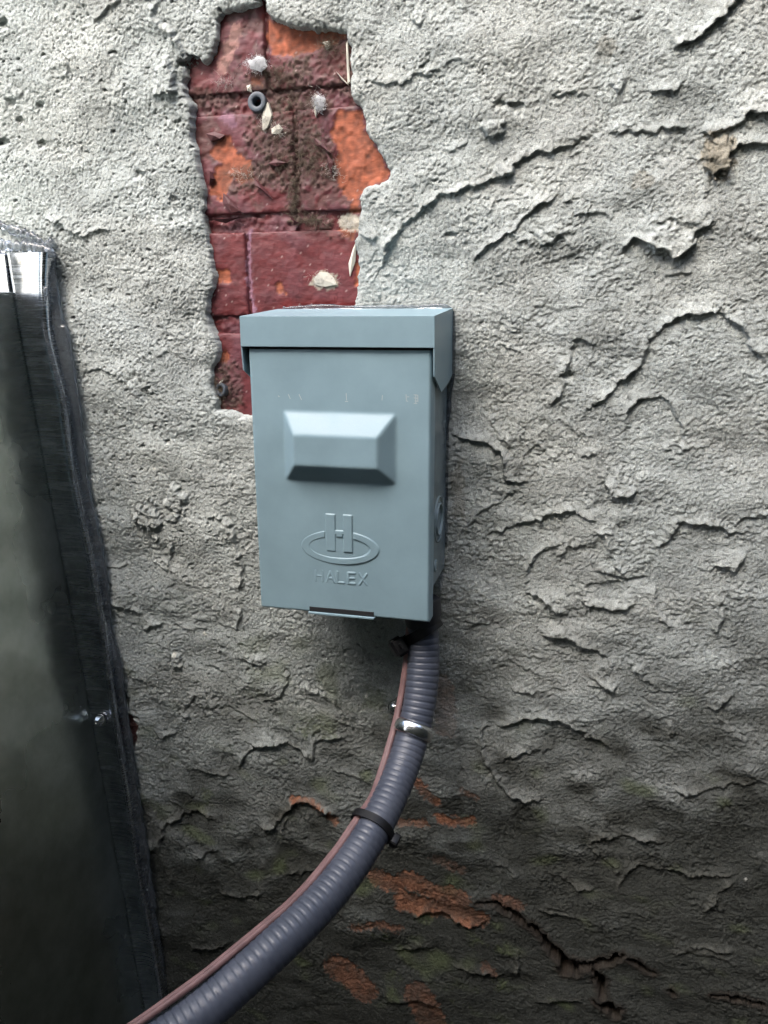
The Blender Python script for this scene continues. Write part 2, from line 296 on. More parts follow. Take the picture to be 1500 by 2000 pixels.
# strokes of the trowel: (points in photo pixels, height mm, width mm); the raised side lies left of the direction of travel
ST = [
 ([(718,570),(772,456),(811,420),(850,387),(886,372),(934,360),(970,348),(1000,327),(1036,303),(1100,284),(1148,261),(1178,246)],3.6,9),
 ([(1178,246),(1202,258),(1244,255),(1307,249),(1349,237)],1.8,6),
 ([(1366,252),(1376,255),(1424,249),(1454,231),(1484,210),(1500,207),(1530,200)],3.2,9),
 ([(925,528),(934,504),(955,480),(994,459),(1015,429),(1054,399),(1100,375)],3.2,9),
 ([(1100,393),(1118,395)],1.5,4),([(1121,420),(1148,414),(1175,420),(1199,432)],2,6),([(994,459),(1018,471),(1040,484)],1.5,4),
 ([(1054,486),(1072,471),(1100,456),(1133,459)],1.7,5),
 ([(1208,498),(1232,477),(1247,464),(1265,467),(1280,483),(1304,495),(1328,492),(1346,477),(1352,459),(1370,444),(1406,437)],4.5,9),
 ([(1310,100),(1325,90),(1358,72),(1382,51),(1412,24),(1442,0),(1480,-30)],4,11),([(1322,87),(1310,39),(1289,0)],1.2,5),
 ([(1265,180),(1292,174),(1319,177),(1334,162)],2,5),([(1202,177),(1229,150)],1.8,4),([(1400,335),(1418,324),(1427,300),(1454,279),(1500,279),(1530,282)],3.4,7),
 ([(1385,420),(1380,390),(1384,330)],1.6,4),
 ([(1129,826),(1150,796),(1176,781),(1214,749),(1250,713),(1252,681),(1291,643),(1334,613),(1380,609),(1419,617),(1457,655),(1487,702),(1496,749)],3,8),
 ([(1225,850),(1225,835),(1229,796),(1252,777),(1278,776),(1308,788),(1329,822),(1334,856),(1325,894)],2.6,7),
 ([(1176,941),(1210,967),(1248,958)],3,8),([(1133,890),(1167,886)],1.5,5),([(1133,830),(1150,865),(1176,941)],1.0,4),
 ([(870,855),(877,856),(945,862),(971,882),(984,924),(1001,943),(1043,941)],3.6,8),([(941,818),(979,852),(1009,894)],1.5,4),([(1018,894),(1043,873),(1071,873)],1.8,5),
 ([(1069,805),(1099,754),(1116,694),(1118,664),(1137,662),(1176,685)],2,6),
 ([(941,1048),(1001,1027),(1048,1014),(1086,1001),(1133,1003),(1176,1020)],2.2,8),([(1167,1026),(1193,1085),(1223,1128)],2.4,4),
 ([(1278,1078),(1304,1048),(1334,1018),(1393,1027),(1436,1035),(1470,1044)],2.8,7),([(1430,1030),(1480,1010),(1510,1006)],2,6),
 ([(1022,1158),(1031,1111),(1052,1081),(1099,1051)],2,6),([(1018,1155),(1052,1164),(1082,1188),(1116,1205)],3,7),
 ([(1133,1183),(1167,1183),(1201,1188),(1244,1179)],2.2,7),([(1159,1111),(1193,1119),(1223,1128),(1270,1119)],2.2,6),([(1139,1147),(1171,1139),(1197,1151)],1.6,5),
 ([(1389,1107),(1436,1111),(1466,1081)],2.2,7),([(1316,1226),(1287,1188),(1278,1141)],2.4,5),([(1405,1240),(1412,1200),(1418,1160)],1.8,5),
 ([(1056,1243),(1086,1235),(1133,1252),(1159,1269),(1189,1282)],3.8,8),([(1150,1311),(1176,1337),(1210,1341)],2.5,8),([(1240,1294),(1252,1324),(1287,1346)],2.2,7),
 ([(1380,1380),(1406,1380),(1432,1354)],3,7),([(1457,1452),(1427,1418),(1389,1380)],1.6,6),([(997,1341),(1022,1352),(1056,1354)],1.8,6),
 ([(958,1414),(988,1410),(1039,1397),(1086,1401),(1125,1422),(1167,1448),(1201,1465)],3,8),([(945,1480),(943,1430),(960,1415)],3,4),([(1312,1452),(1312,1405)],2,3),
 ([(938,1450),(953,1493),(986,1541),(1020,1560),(1068,1556)],2.6,8),([(967,1488),(1044,1464),(1090,1464)],1.5,8),
 ([(1145,1652),(1174,1637),(1226,1630),(1308,1647)],2.4,5),([(1092,1709),(1126,1733),(1164,1738)],2.4,5),([(1308,1541),(1356,1548),(1404,1536),(1500,1527)],2.2,8),
 ([(1202,1757),(1222,1714),(1250,1690),(1356,1709),(1452,1709)],2.2,7),([(1370,1786),(1404,1748),(1433,1719)],2.2,7),([(1049,1776),(1092,1786),(1130,1791)],2,7),
 ([(799,1796),(852,1781),(880,1795),(934,1805),(958,1786)],3,9),([(876,1882),(948,1901),(1010,1911)],2.5,8),([(1010,1911),(1015,1848)],1.8,5),
 ([(470,1158),(475,1110),(466,1080),(454,1038),(436,1002)],3.4,6),([(463,1233),(472,1188)],3,6),([(403,1011),(418,1008),(436,1014)],2,4),
 ([(205,1176),(214,1179),(244,1188),(280,1197)],3,7),([(196,1107),(232,1107),(256,1105)],1.8,5),([(283,1234),(298,1222),(319,1222)],3,4),
 ([(325,1107),(337,1080),(340,1059)],3,5),([(280,1014),(295,1053),(310,1047)],1.6,5),([(322,1014),(349,1017)],1.8,5),([(460,1284),(499,1290)],1.5,5),
 ([(352,1395),(370,1401)],2,4),([(361,1392),(370,1371),(388,1356)],1.8,5),([(313,1443),(328,1431),(349,1434)],2.8,5),
 ([(464,1509),(479,1475),(501,1457),(535,1449),(568,1455),(591,1468),(613,1494)],3.8,7),([(613,1487),(615,1457),(636,1442),(677,1442)],2.4,6),([(617,1438),(623,1416)],1.8,4),
 ([(384,1502),(434,1513),(449,1502)],2,5),([(311,1673),(315,1636),(322,1610),(345,1595),(378,1582),(400,1589),(423,1610)],3.6,9),
 ([(498,1610),(524,1615),(546,1599),(565,1576),(583,1565),(613,1569),(639,1584),(658,1602)],4.6,4),
 ([(509,1371),(539,1360),(557,1337),(565,1307)],2.8,6),([(692,1427),(669,1393),(651,1363),(613,1341),(585,1338)],2.2,4),([(610,1341),(651,1363),(669,1393),(692,1427)],1.4,5),
 ([(550,1632),(561,1595)],2.5,3),([(285,1584),(303,1617)],2,5),([(382,1677),(404,1666),(430,1660)],1.8,6),
 ([(185,48),(202,25),(224,6),(240,-10)],3,8),([(358,120),(350,92),(336,59),(308,36),(302,0)],4,7),([(84,423),(112,431),(146,454),(168,459),(190,451),(221,451)],3,8),
 ([(300,189),(305,188),(325,179)],3,5),([(34,193),(39,176)],2.5,4),([(137,154),(129,112)],2,4),
 ([(700,162),(718,162),(772,163),(820,147),(850,140),(868,144),(874,123),(895,120),(922,132)],1.6,6),([(799,36),(823,51)],2,4),([(817,128),(835,126)],1.8,4),
 ([(874,300),(892,288),(916,279)],1.5,5),([(700,452),(724,465),(739,456)],2,5),([(955,417),(970,393),(1000,390)],1.5,4),([(772,380),(800,380)],1.2,4),
 ([(697,1230),(707,1280)],1.8,3),([(160,732),(195,722),(215,726),(240,742),(272,780)],1.7,5),([(300,700),(330,690),(372,706)],1.2,5),
 ([(1290,880),(1330,876),(1400,868)],1.2,5),([(1040,600),(1090,608),(1150,600)],1,5),([(640,1500),(700,1520),(770,1552)],1.2,4),
 ([(420,1740),(470,1752),(520,1745)],2,7),([(360,1840),(400,1850),(450,1842)],2,7),([(560,1710),(600,1700),(650,1712)],1.8,7),([(760,1860),(820,1850),(850,1862)],2,7),
 ([(740,1960),(800,1950),(870,1965)],2,8),([(1040,1960),(1100,1950),(1150,1962)],2,8),([(1300,1860),(1380,1850),(1440,1862)],1.8,8),
]
CR = [([(930,1758),(972,1762),(1010,1786),(1049,1815),(1068,1844),(1095,1866),(1110,1880),(1135,1884),(1188,1877),(1212,1858)],[1,3,4,4,5,7,9,5,4,2]),
 ([(1100,1875),(1108,1893),(1124,1896)],[5,8,4]),([(1226,1868),(1246,1882),(1274,1899)],[1.5,4,2]),([(1160,1896),(1174,1911),(1178,1940)],[3,4,2]),
 ([(1168,1952),(1185,1962),(1200,1975),(1212,1969)],[3,8,6,2]),([(1390,1942),(1452,1949),(1488,1961)],[1,3.5,2]),([(1310,1935),(1316,1940)],[2,2])]
SP = .00080
ix = np.arange(-.345, .375, SP); iz = np.arange(-.70, .225, SP)
gx = np.concatenate([-.345-np.cumsum(SP*1.06**np.arange(1, 86))[::-1], ix, ix[-1]+np.cumsum(SP*1.06**np.arange(1, 86))])
gz = np.concatenate([-.70-np.cumsum(SP*1.06**np.arange(1, 60))[::-1], iz, iz[-1]+np.cumsum(SP*1.06**np.arange(1, 86))])
gz = gz[gz > GZ-.05]
X, Z = np.meshgrid(gx, gz); sh = X.shape; mm = .001
def nn(lx, lz, seed, bw=.5): return noise(sh, lx*mm/SP, lz*mm/SP, seed, bw)
low = nn(90, 70, 1); mid = nn(34, 22, 2)
jagL = nn(15, 15, 31, .9); jag = nn(6, 6, 3, 1.1); jag2 = nn(2.0, 2.0, 4, .9)
# trowelled patches stay smoother than the torn ones
tm = sst(nn(45, 35, 9)+.15*low, -.8, 1.0)
UPX, _z = onY(750, 900)[0], onY(750, 1150)[2]
H = .8*mm*low+.22*mm*mid
lump = nn(10, 5.5, 5, 1.2); lump2 = nn(3.6, 2.2, 6, 1.3); fine = nn(1.7, 1.6, 7, .5)
# torn texture: lumps with a soft crown and an abrupt foot
sx = (gx[None, :]*0+1)
def shift(A, k):    # pull the pattern downwards where it is high, so each lump overhangs
    idx = np.clip(np.arange(sh[0])[:, None]+(A*k).astype(int), 0, sh[0]-1); return A[idx, np.arange(sh[1])[None, :]]
l2 = shift(np.clip(lump2, -2.5, 2.5), .5); l2 = np.where(l2 < 0, 1.5*l2, .65*l2); wn = np.random.default_rng(4).standard_normal(sh)
lumpS = shift(np.clip(lump, -2, 2.5), 1.0)
H += (.25+.75*tm)*(.19*mm*lumpS+.235*mm*l2)+.17*mm*fine+.13*mm*wn
grain = np.maximum(lump2+.5*jag2, 0)
pit = sst(nn(3.6, 2.4, 11), 1.55, 2.6)*(.3+.7*sst(nn(60, 50, 12), -.6, .6))
pit2 = sst(nn(9, 5, 13), 2.0, 3.0)
H -= 1.2*mm*pit*sst(-X, -.06, .06)+.5*mm*pit+2.2*mm*pit2*sst(-X, -.1, .1)
def win(P, pad):
    x0, x1 = P[:, 0].min()-pad, P[:, 0].max()+pad; z0, z1 = P[:, 1].min()-pad, P[:, 1].max()+pad
    return slice(*np.searchsorted(gz, [z0, z1])), slice(*np.searchsorted(gx, [x0, x1]))
RID = np.zeros(sh)
rg_ = random.Random(21)
for _ in range(38):          # lesser sweeps of the float between the traced ones
    cx_, cy_ = rg_.uniform(880, 1520), rg_.uniform(120, 1950)
    if rg_.random() < .33: cx_, cy_ = rg_.uniform(200, 480), rg_.uniform(750, 1950)
    a0 = rg_.uniform(-2.9, -.6); R_ = rg_.uniform(70, 170); da = rg_.uniform(.5, 1.5); ex = rg_.uniform(.5, 1.1)
    ST.append(([(cx_+R_*math.cos(a0+da*q/5)*rg_.uniform(.96, 1.04), cy_+R_*ex*math.sin(a0+da*q/5)) for q in range(6)], rg_.uniform(.7, 1.3), rg_.uniform(7, 14)))
for pts, A, wd in ST:
    P = catmull(W2(pts), 4); A *= mm; wd *= mm; s_ = win(P, wd*3.2)
    if s_[0].start >= s_[0].stop or s_[1].start >= s_[1].stop: continue
    d, tt = seg_dist(X[s_], Z[s_], P); j = .9*mm*jagL[s_]+.3*mm*jag[s_]
    s = np.where(np.abs(d) < wd*3.2, d+j, d); e = sst(tt, 0, .16)*sst(1-tt, 0, .16)*(.8+.25*np.clip(mid[s_], -1, 1))
    L = np.hypot(*(P[-1]-P[0])); dend = np.minimum(np.hypot(X[s_]-P[0, 0], Z[s_]-P[0, 1]), np.hypot(X[s_]-P[-1, 0], Z[s_]-P[-1, 1]))
    g = 1/(1+np.exp(-s/(.28*mm)))
    up = np.exp(-np.maximum(s, 0)/wd); dn = np.exp(-np.maximum(-s, 0)/(wd*.8))
    H[s_] += A*e*(g*(.55*up+.45*np.exp(-np.maximum(s, 0)/(1.8*mm)))-.26*(1-g)*dn)*1.25
    RID[s_] = np.maximum(RID[s_], e*A/mm/3*g*np.exp(-np.maximum(s, 0)/(2.2*mm)))
CRK = np.zeros(sh)
def blur_(A):
    for _ in range(5): A = np.maximum(A, .85*np.maximum(np.maximum(np.roll(A, 1, 0), np.roll(A, -1, 0)), np.maximum(np.roll(A, 1, 1), np.roll(A, -1, 1))))
    return A
for pts, ws in CR:
    P = W2(pts); s_ = win(P, .02); d, tt = seg_dist(X[s_], Z[s_], P)
    L = np.hypot(*(P[1:]-P[:-1]).T); T = np.concatenate([[0], np.cumsum(L)])/L.sum()
    hw = np.interp(tt, T, ws)*.62*mm; k = sst(hw-np.abs(d+.9*mm*jagL[s_]+.25*mm*jag[s_]), -.7*mm, .7*mm)
    CRK[s_] = np.maximum(CRK[s_], k)
    H[s_] += 1.5*mm*np.exp(-(np.abs(d)/(9*mm))**2)
H -= CRK*13*mm
# the patch where the render has come away
HP = W2(HOLE); s_ = win(HP, .03); HM = np.full(sh, -1.)
hd = poly_sd(X[s_], Z[s_], HP)+.45*mm*jagL[s_]+.22*mm*jag[s_]; HM[s_] = hd
BY = .0068        # brick face lies this far behind the mean render surface
ed = np.clip(-HM, 0, 1); H += -2.2*mm*np.exp(-ed/(2.5*mm))*(HM < 0)      # broken lip
k = sst(HM, -.3*mm, 1.4*mm); H = H*(1-k)+k*(-16*mm)
# two small losses beside the duct flange and at the left edge of the patch
def blob(u, v, ru, rv, seed=0, ang=0):
    c = onY(u, v); sc = .36*mm; ca, sa = math.cos(ang), math.sin(ang); x_ = (X-c[0]); z_ = (Z-c[2])
    a = (x_*ca+z_*sa)/(ru*sc); b = (-x_*sa+z_*ca)/(rv*sc)
    return sst(1-np.sqrt(a*a+b*b)+.18*jag+.12*mid, -.05, .25)
B1 = blob(258, 1425, 16, 48); H -= 6*mm*B1
B2 = blob(365, 128, 22, 16); H -= 7*mm*B2
B3 = blob(246, 1372, 10, 20); H -= 7*mm*B3
for (u, v, r, a) in ((20,200,9,3),(36,236,7,2.5),(80,280,8,3),(3,280,9,4),(5,45,9,4),(77,205,6,2),(338,390,6,2),(272,340,6,2),(1110,735,7,2.5),(883,460,6,2),(1012,210,8,2),(975,205,6,2)):
    H -= a*mm*blob(u, v, r*1.5, r)
for (u, v, ru, rv, a) in ((960,255,20,14,3),(1405,300,18,26,4),(290,1010,26,34,3),(345,975,22,28,2.5),(985,330,14,10,2),(330,150,16,26,5),(1310,470,34,26,2),(500,1290,20,14,1.5),(345,1290,12,20,2.5),(460,1400,14,10,1)):
    H += a*mm*blob(u, v, ru, rv)
# ---- albedo of the render (pigment, dirt and stains, plus painted light falloff)
vpx = 0
c0 = np.array([.435, .468, .460]); C = np.ones(sh+(3,))*c0
C *= (1+.06*nn(60, 40, 21))[..., None]
warm = sst(nn(120, 90, 22), -.5, 1.2); C *= 1+warm[..., None]*np.array([.02, .0, -.015])
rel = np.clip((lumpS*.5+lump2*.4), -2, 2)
C *= (1-.38*sst(-rel, .4, 1.6))[..., None]                       # darker in the pores
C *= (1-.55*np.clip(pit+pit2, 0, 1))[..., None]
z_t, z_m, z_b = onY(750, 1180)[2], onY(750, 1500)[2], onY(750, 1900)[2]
dirt_shade = sst(-(Z+.014*mid+.02*low-.30*(X-.05)), -z_t-.0, -z_b-.06)       # damp, dirty base of the wall, plus light falloff painted towards lower right
dirt_shade = np.clip(dirt_shade+.25*sst(nn(50, 30, 24), .2, 1.5)*sst(-Z, -z_t-.02, -z_m), 0, 1)
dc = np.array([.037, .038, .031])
C = C*(1-.93*dirt_shade[..., None])+dc*.93*dirt_shade[..., None]*(1+.3*lump2[..., None]*.4)
moss = sst(.6*nn(40, 30, 25)+1.0*blob(600, 1330, 170, 120)+.8*blob(860, 1880, 130, 110)+.6*blob(360, 1600, 90, 90), .6, 2.0)*sst(-Z, -z_t-.06, -z_m)
C = C*(1-.6*moss[..., None])+np.array([.13, .16, .075])*.6*moss[..., None]
RG = np.clip(RID, 0, 1)*(.35+.65*dirt_shade); C = C*(1-.45*RG[..., None])+np.array([.40, .39, .34])*.45*RG[..., None]
def stroke_mask(pts, wpx, soft=1.2):
    P = W2(pts); s_ = win(P, .03); d, _ = seg_dist(X[s_], Z[s_], P); o = np.zeros(sh)
    o[s_] = sst(wpx*.36*mm-np.abs(d)+1.0*mm*jag[s_]+.3*mm*jag2[s_], -soft*mm, soft*mm); return o
orange = np.zeros(sh)
for pts, wp, a in (([(575,1562),(588,1562),(612,1566),(640,1588),(652,1606)],9,1),([(808,1522),(828,1545),(850,1568)],11,.9),([(856,1598),(885,1608),(920,1606)],10,1),([(775,1606),(830,1610)],8,.7),
                 ([(735,1716),(770,1730),(800,1722),(850,1745),(900,1752)],20,.8),([(790,1765),(840,1775),(890,1780),(935,1790)],24,.9),([(690,1808),(740,1802),(780,1812)],8,.8),
                 ([(660,1890),(690,1912),(710,1935)],32,.7),([(820,1940),(840,1985)],34,.55),([(860,1340),(872,1420)],22,.3),([(905,1545),(930,1560)],6,.5),([(950,1885),(965,1900)],10,.4),
                 ([(850,1680),(900,1700)],10,.25),([(970,1752),(1010,1764)],12,.5)):
    orange = np.maximum(orange, a*stroke_mask(pts, wp))
orange = orange*(.62+.38*sst(mid+jagL, -.8, 1.0)); oc = np.array([.30, .135, .08])*(1+.15*jag[..., None])
C = C*(1-orange[..., None])+oc*orange[..., None]
H -= .9*mm*orange
red = np.clip(B1*1.2, 0, 1)*.85; C = C*(1-red[..., None])+np.array([.16, .045, .04])*red[..., None]
br = np.clip(blob(1405, 300, 26, 34)*.6+blob(1185, 100, 16, 22)*.25+blob(1255, 350, 16, 14)*.3+blob(895, 960, 14, 60)*.3+blob(1290, 560, 24, 12)*.0, 0, 1)
C = C*(1-br[..., None])+np.array([.19, .14, .07])*br[..., None]
wh = np.clip(sum(blob(u, v, r, r*1.2) for u, v, r in ((342,1276,6),(353,1298,5),(399,1238,4),(716,1358,4),(1372,1712,2),(1456,1716,2),(300,915,6))), 0, 1)
C = C*(1-wh[..., None])+np.array([.7, .7, .64])*wh[..., None]
ck = np.clip(blur_(CRK), 0, 1)[..., None]; C = C*(1-.9*ck)+np.array([.03, .018, .012])*.9*ck; C = np.clip(C, .012, .8)
fore = np.clip(H, -.016, .012)
P3 = np.stack([X+.15*mm*jag2*(HM < -1*mm), -H, Z-.55*np.clip(H-.8*mm*low, -4*mm, 4*mm)*sst(-HM, .3*mm, 3*mm)], -1)
keep = HM < 3.2*mm
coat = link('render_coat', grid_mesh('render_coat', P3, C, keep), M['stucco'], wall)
del P3

# ------------------------------------------------------------------ bricks in the patch
def zpx(v, u=540): return onY(u, v, BY)[2]
def xpx(u, v): return onY(u, v, BY)[0]
OR = [[(520,38),(600,58),(677,60),(672,78),(600,105),(545,112),(530,100),(518,75)],
 [(660,215),(705,215),(712,250),(743,300),(760,335),(757,352),(715,368),(700,387),(702,414),(682,412),(685,395),(665,375),(655,350),(658,290),(645,260)],
 [(432,265),(448,268),(465,300),(490,315),(500,352),(470,360),(455,345),(440,385),(447,400),(410,380),(415,340),(430,320),(408,300)],
 [(417,527),(447,527),(452,550),(420,552)],[(535,556),(548,550),(558,575),(540,572)],[(423,690),(440,683),(452,705),(425,712)],[(656,446),(695,447),(690,470),(668,458)],
 [(693,515),(702,512),(702,550),(695,555)],[(490,150),(515,155),(510,168),(488,165)],[(415,60),(430,58),(428,105),(408,112)]]
def brick_color(Xb, Zb, jg, jg2, lo):
    """pigments of the old paint: maroon coat, mauve wear, bare orange clay, grime; alpha = dullness"""
    s = Xb.shape; c = np.ones(s+(4,)); pv = sst(Zb, zpx(640), zpx(500))*sst(zpx(300)-Zb, 0, .03)
    base = np.array([.112, .016, .018]); mauve = np.array([.108, .034, .044])
    f = np.clip(.45+.35*lo-.5*sst(zpx(440)-Zb, 0, .02)*(Zb > zpx(632)), 0, 1)[..., None]
    c[..., :3] = base*(1-f)+mauve*f; c[..., 3] = .35
    def pm(poly, soft=.5): return sst(poly_sd(Xb, Zb, W2(poly, BY))+.5*mm*jg+.3*mm*jg2, -soft*mm, soft*mm)
    orr = np.zeros(s)
    for p in OR: orr = np.maximum(orr, pm(p))
    k = orr[..., None]; c[..., :3] = c[..., :3]*(1-k)+np.array([.27, .078, .038])*(1+.18*jg[..., None])*k; c[..., 3] = c[..., 3]*(1-orr)+.8*orr
    def st(pts, wpx, colr, a=1., soft=.8):
        d, _ = seg_dist(Xb, Zb, W2(pts, BY)); k = a*sst(wpx*.34*mm-np.abs(d)+.5*mm*jg2+.5*mm*jg, -soft*mm, soft*mm)
        c[..., :3] = c[..., :3]*(1-k[..., None])+np.array(colr)*k[..., None]; c[..., 3] = c[..., 3]*(1-k)+.9*k; return k
    st([(462,58),(448,100),(433,138)], 11, (.34, .19, .16), .75); st([(486,452),(484,520),(490,585),(498,610)], 5, (.24, .13, .18), .85)
    st([(417,150),(440,158)], 10, (.25, .11, .12), .5); st([(440,225),(455,240)], 10, (.25, .14, .20), .5)
    for pts, wp, a in (([(500,160),(560,150),(590,125)],20,.8),([(540,195),(570,200)],22,.8),([(530,255),(580,275),(560,320)],48,.75),([(600,290),(630,340)],28,.7),([(560,330),(500,345),(455,350)],24,.6),
                     ([(580,345),(572,380),(575,430)],11,.95),([(500,330),(480,360)],12,.7),([(385,190),(450,200)],16,.6),([(600,150),(675,150)],30,.35),([(640,440),(600,435)],12,.7),  # narrow upright stroke paints the dark gap between two bricks
                     ([(640,90),(680,100),(675,150)],22,.5),([(430,725),(425,765),(450,780)],22,.65),([(455,720),(460,790)],16,.4),([(640,455),(690,460)],8,.4)):
        st(pts, wp, (.075, .052, .038), a*(.35+.65*sst(jg+.6*jg2+.3*lo, -.7, .7)), 2.5)
    st([(600,195),(640,205)], 8, (.10, .07, .05), .6)
    st([(612,552),(630,536),(652,545),(655,556)], 6, (.36, .33, .26), .95); st([(618,556),(650,558)], 6, (.33, .30, .24), .95)
    st([(672,432),(700,435)], 14, (.42, .40, .33), .9)
    wetm = sst(zpx(586)-Zb, -.002, .004)*sst(Xb-xpx(545, 600), 0, .004); c[..., :3] = c[..., :3]*(1-wetm[..., None])+np.array([.13, .012, .012])*wetm[..., None]; c[..., 3] *= 1-.9*wetm
    sc = (np.random.default_rng(3).random(s) > .9965)*.55; c[..., :3] = c[..., :3]*(1-sc[..., None])+np.array([.45, .35, .33])*sc[..., None]
    return np.clip(c, 0, 1), orr
def brick_patch(name, x0, x1, z0, z1, depth, y, sp, seed, edge=True, rough=.25):
    xs = np.linspace(x0, x1, max(4, int((x1-x0)/sp))); zs = np.linspace(z0, z1, max(4, int((z1-z0)/sp)))
    Xb, Zb = np.meshgrid(xs, zs); s = Xb.shape; q = lambda l, k: noise(s, l*mm/sp, l*mm/sp, seed+k)
    jg, jg2, lo = q(6, 1), noise(s, 2.4*mm/sp, 2.4*mm/sp, seed+2, 1.1), q(30, 3); c, orr = brick_color(Xb, Zb, jg, jg2, np.clip(lo, -1, 1))
    h = rough*mm*(.5*jg+.5*jg2)*.6+.5*mm*np.clip(lo, -1.5, 1.5)*.5-1.0*mm*orr
    gr = (c[..., 0] < .10)*1.0; h += gr*.45*mm*jg2                       # crusty grime stands off the face
    # torn paint layers: contour steps
    layer = noise(s, 20*mm/sp, 20*mm/sp, seed+4, 1.2); up_ = sst(Zb, zpx(430), zpx(400))*sst(layer, .35, .42)*(1-orr); c[..., :3] = c[..., :3]*(1-.55*up_[..., None])+np.array([.085, .045, .038])*.55*up_[..., None]; h -= .5*mm*up_; h += .35*mm*sst(layer, .55, .62)*sst(Zb, zpx(430), zpx(400))+.45*mm*sst(q(16, 5), .9, .98)*sst(Zb, zpx(430), zpx(400))
    if edge:
        e = np.minimum(np.minimum(Xb-x0, x1-Xb), np.minimum(Zb-z0, z1-Zb))+.35*mm*jg; h -= 1.6*mm*np.exp(-np.maximum(e, 0)/(1.1*mm))
        h[0, :] = h[-1, :] = -depth; h[:, 0] = h[:, -1] = -depth
    return grid_mesh(name, np.stack([Xb, y-h, Zb], -1), c)
J = [(zpx(-60), zpx(178)), (zpx(214), zpx(418)), (zpx(449), zpx(620)), (zpx(649), zpx(842))]
rows = [([(-.215, xpx(518, 60)), (xpx(521, 60), .205)], J[0]), ([(-.18, xpx(579, 390)), (xpx(583, 390), .21)], J[1]),
        ([(-.20, xpx(483.5, 530)), (xpx(486.5, 530), .19)], J[2]), ([(-.14, .066), (.076, .22)], J[3])]
k = 0
for spans, (zt, zb) in rows:
    for a, b in spans:
        k += 1; a2, b2 = max(a, -.085), min(b, .085)
        o = link('brick', brick_patch('brick', a2, b2, zb, zt, .012, BY, 1.0*mm, 50+k*10), M['brick'], wall)
o = link('mortar_bed', brick_patch('mortar_bed', -.088, .088, zpx(845), zpx(-62), .0, BY+.0024, 1.1*mm, 300, edge=False, rough=.9), M['brick'], wall)
# backing so that nothing behind the coat is open
bm = bmesh.new(); box_bm(bm, gx[0], gx[-1], .03, .12, GZ-.02, gz[-1]); fin('wall_core', bm, M['far'], wall, smooth=False)
# plaster flakes, splinters on the patch
def flake(pts, y, th, name='plaster_flake', mt='flake', lift=.001):
    P = [onY(u, v, y) for u, v in pts]; bm = bmesh.new(); c = sum(P)/len(P)
    f_ = [bm.verts.new((p[0], p[1]-lift*random.uniform(.2, 1.2), p[2])) for p in P]; b_ = [bm.verts.new((p[0], p[1]+th, p[2])) for p in P]
    cc = bm.verts.new((c[0], c[1]-lift*1.6, c[2]))
    n = len(P)
    for i in range(n):
        bm.faces.new((f_[i], f_[(i+1) % n], cc)); bm.faces.new((f_[i], b_[i], b_[(i+1) % n], f_[(i+1) % n]))
    return fin(name, bm, M[mt], wall, smooth=False)
for p in ([(515,212),(524,200),(532,225),(523,250),(514,255),(513,235)], [(530,250),(545,243),(553,252),(545,262),(532,262)], [(357,208),(364,215),(366,240),(360,232)],
          [(368,250),(373,255),(372,266)], [(676,85),(680,80),(684,160),(679,163)], [(657,140),(676,160),(680,166),(668,156)], [(613,545),(625,531),(640,532),(652,543),(658,556),(635,560),(616,556)],
          [(630,84),(644,80),(645,92),(638,98),(634,88)], [(617,184),(622,190),(618,230),(614,218)], [(482,168),(490,165),(492,180),(484,178)], [(690,485),(697,470),(694,510),(684,540),(681,515)],
          [(430,745),(437,742),(433,752),(427,750)]):
    flake(p, BY-.0005, .002)

M['curl'] = mat('peeled_maroon_paint', (.075, .02, .022), .6)[0]
for p in ([(404,262),(420,258),(440,264),(432,272),(412,276)], [(438,378),(452,392),(470,412),(455,416),(436,398)], [(498,348),(516,366),(532,388),(520,380),(500,362)],
          [(612,268),(632,280),(648,300),(640,296),(618,284)], [(566,420),(578,432),(590,436),(574,440)], [(640,300),(652,318),(648,340),(640,322)], [(412,335),(420,350),(410,362)], [(525,320),(540,312),(560,318),(542,326)], [(400,425),(440,430),(470,424),(440,436)]):
    flake(p, BY-.0008, .0006, 'paint_curl', 'curl', .0018)
def fuzz(name, centres, count, length, rad, mt, parent=None, y=BY-.001, seed=1):
    g = np.random.default_rng(seed); V = []; Fc = []
    for _ in range(count):
        u, v, ru, rv = centres[g.integers(len(centres))]; p = onY(u+g.normal()*ru*.45, v+g.normal()*rv*.45, y); p = p-np.array([0, abs(g.normal())*.0015, 0])
        d = g.normal(size=3)*np.array([1, .45, 1]); d /= np.linalg.norm(d); n = 4; q = p.copy(); base = len(V)
        side = np.cross(d, [0, 1, 0]); side = side/(np.linalg.norm(side)+1e-9)*rad
        for i in range(n+1):
            wv = side*(1-i/n*.8); V += [q-wv, q+wv, q+np.array([0, -rad, 0])]; d = d+g.normal(size=3)*.45; d /= np.linalg.norm(d); q = q+d*length/n*g.uniform(.6, 1.3)
            q[1] = min(q[1], y)
        for i in range(n):
            a = base+3*i
            for j in range(3): Fc.append((a+j, a+(j+1) % 3, a+3+(j+1) % 3, a+3+j))
    o = link(name, mesh_np(name, np.array(V), np.array(Fc), False), M[mt], parent); o['kind'] = 'stuff'; return o
fuzz('web_debris', [(570,275,70,50),(560,320,90,40),(545,145,60,25),(620,300,50,60),(575,390,14,50),(590,200,60,16),(430,760,16,30),(645,90,25,20),(610,430,40,10)], 1500, .006, .00011, 'fibre', wall, seed=2)
fuzz('pale_web', [(545,255,18,16),(520,240,14,20),(470,340,30,14),(630,545,30,16),(650,335,20,20),(680,440,14,20),(440,160,20,14),(620,200,12,22)], 420, .005, .00010, 'paleweb', wall, seed=3)
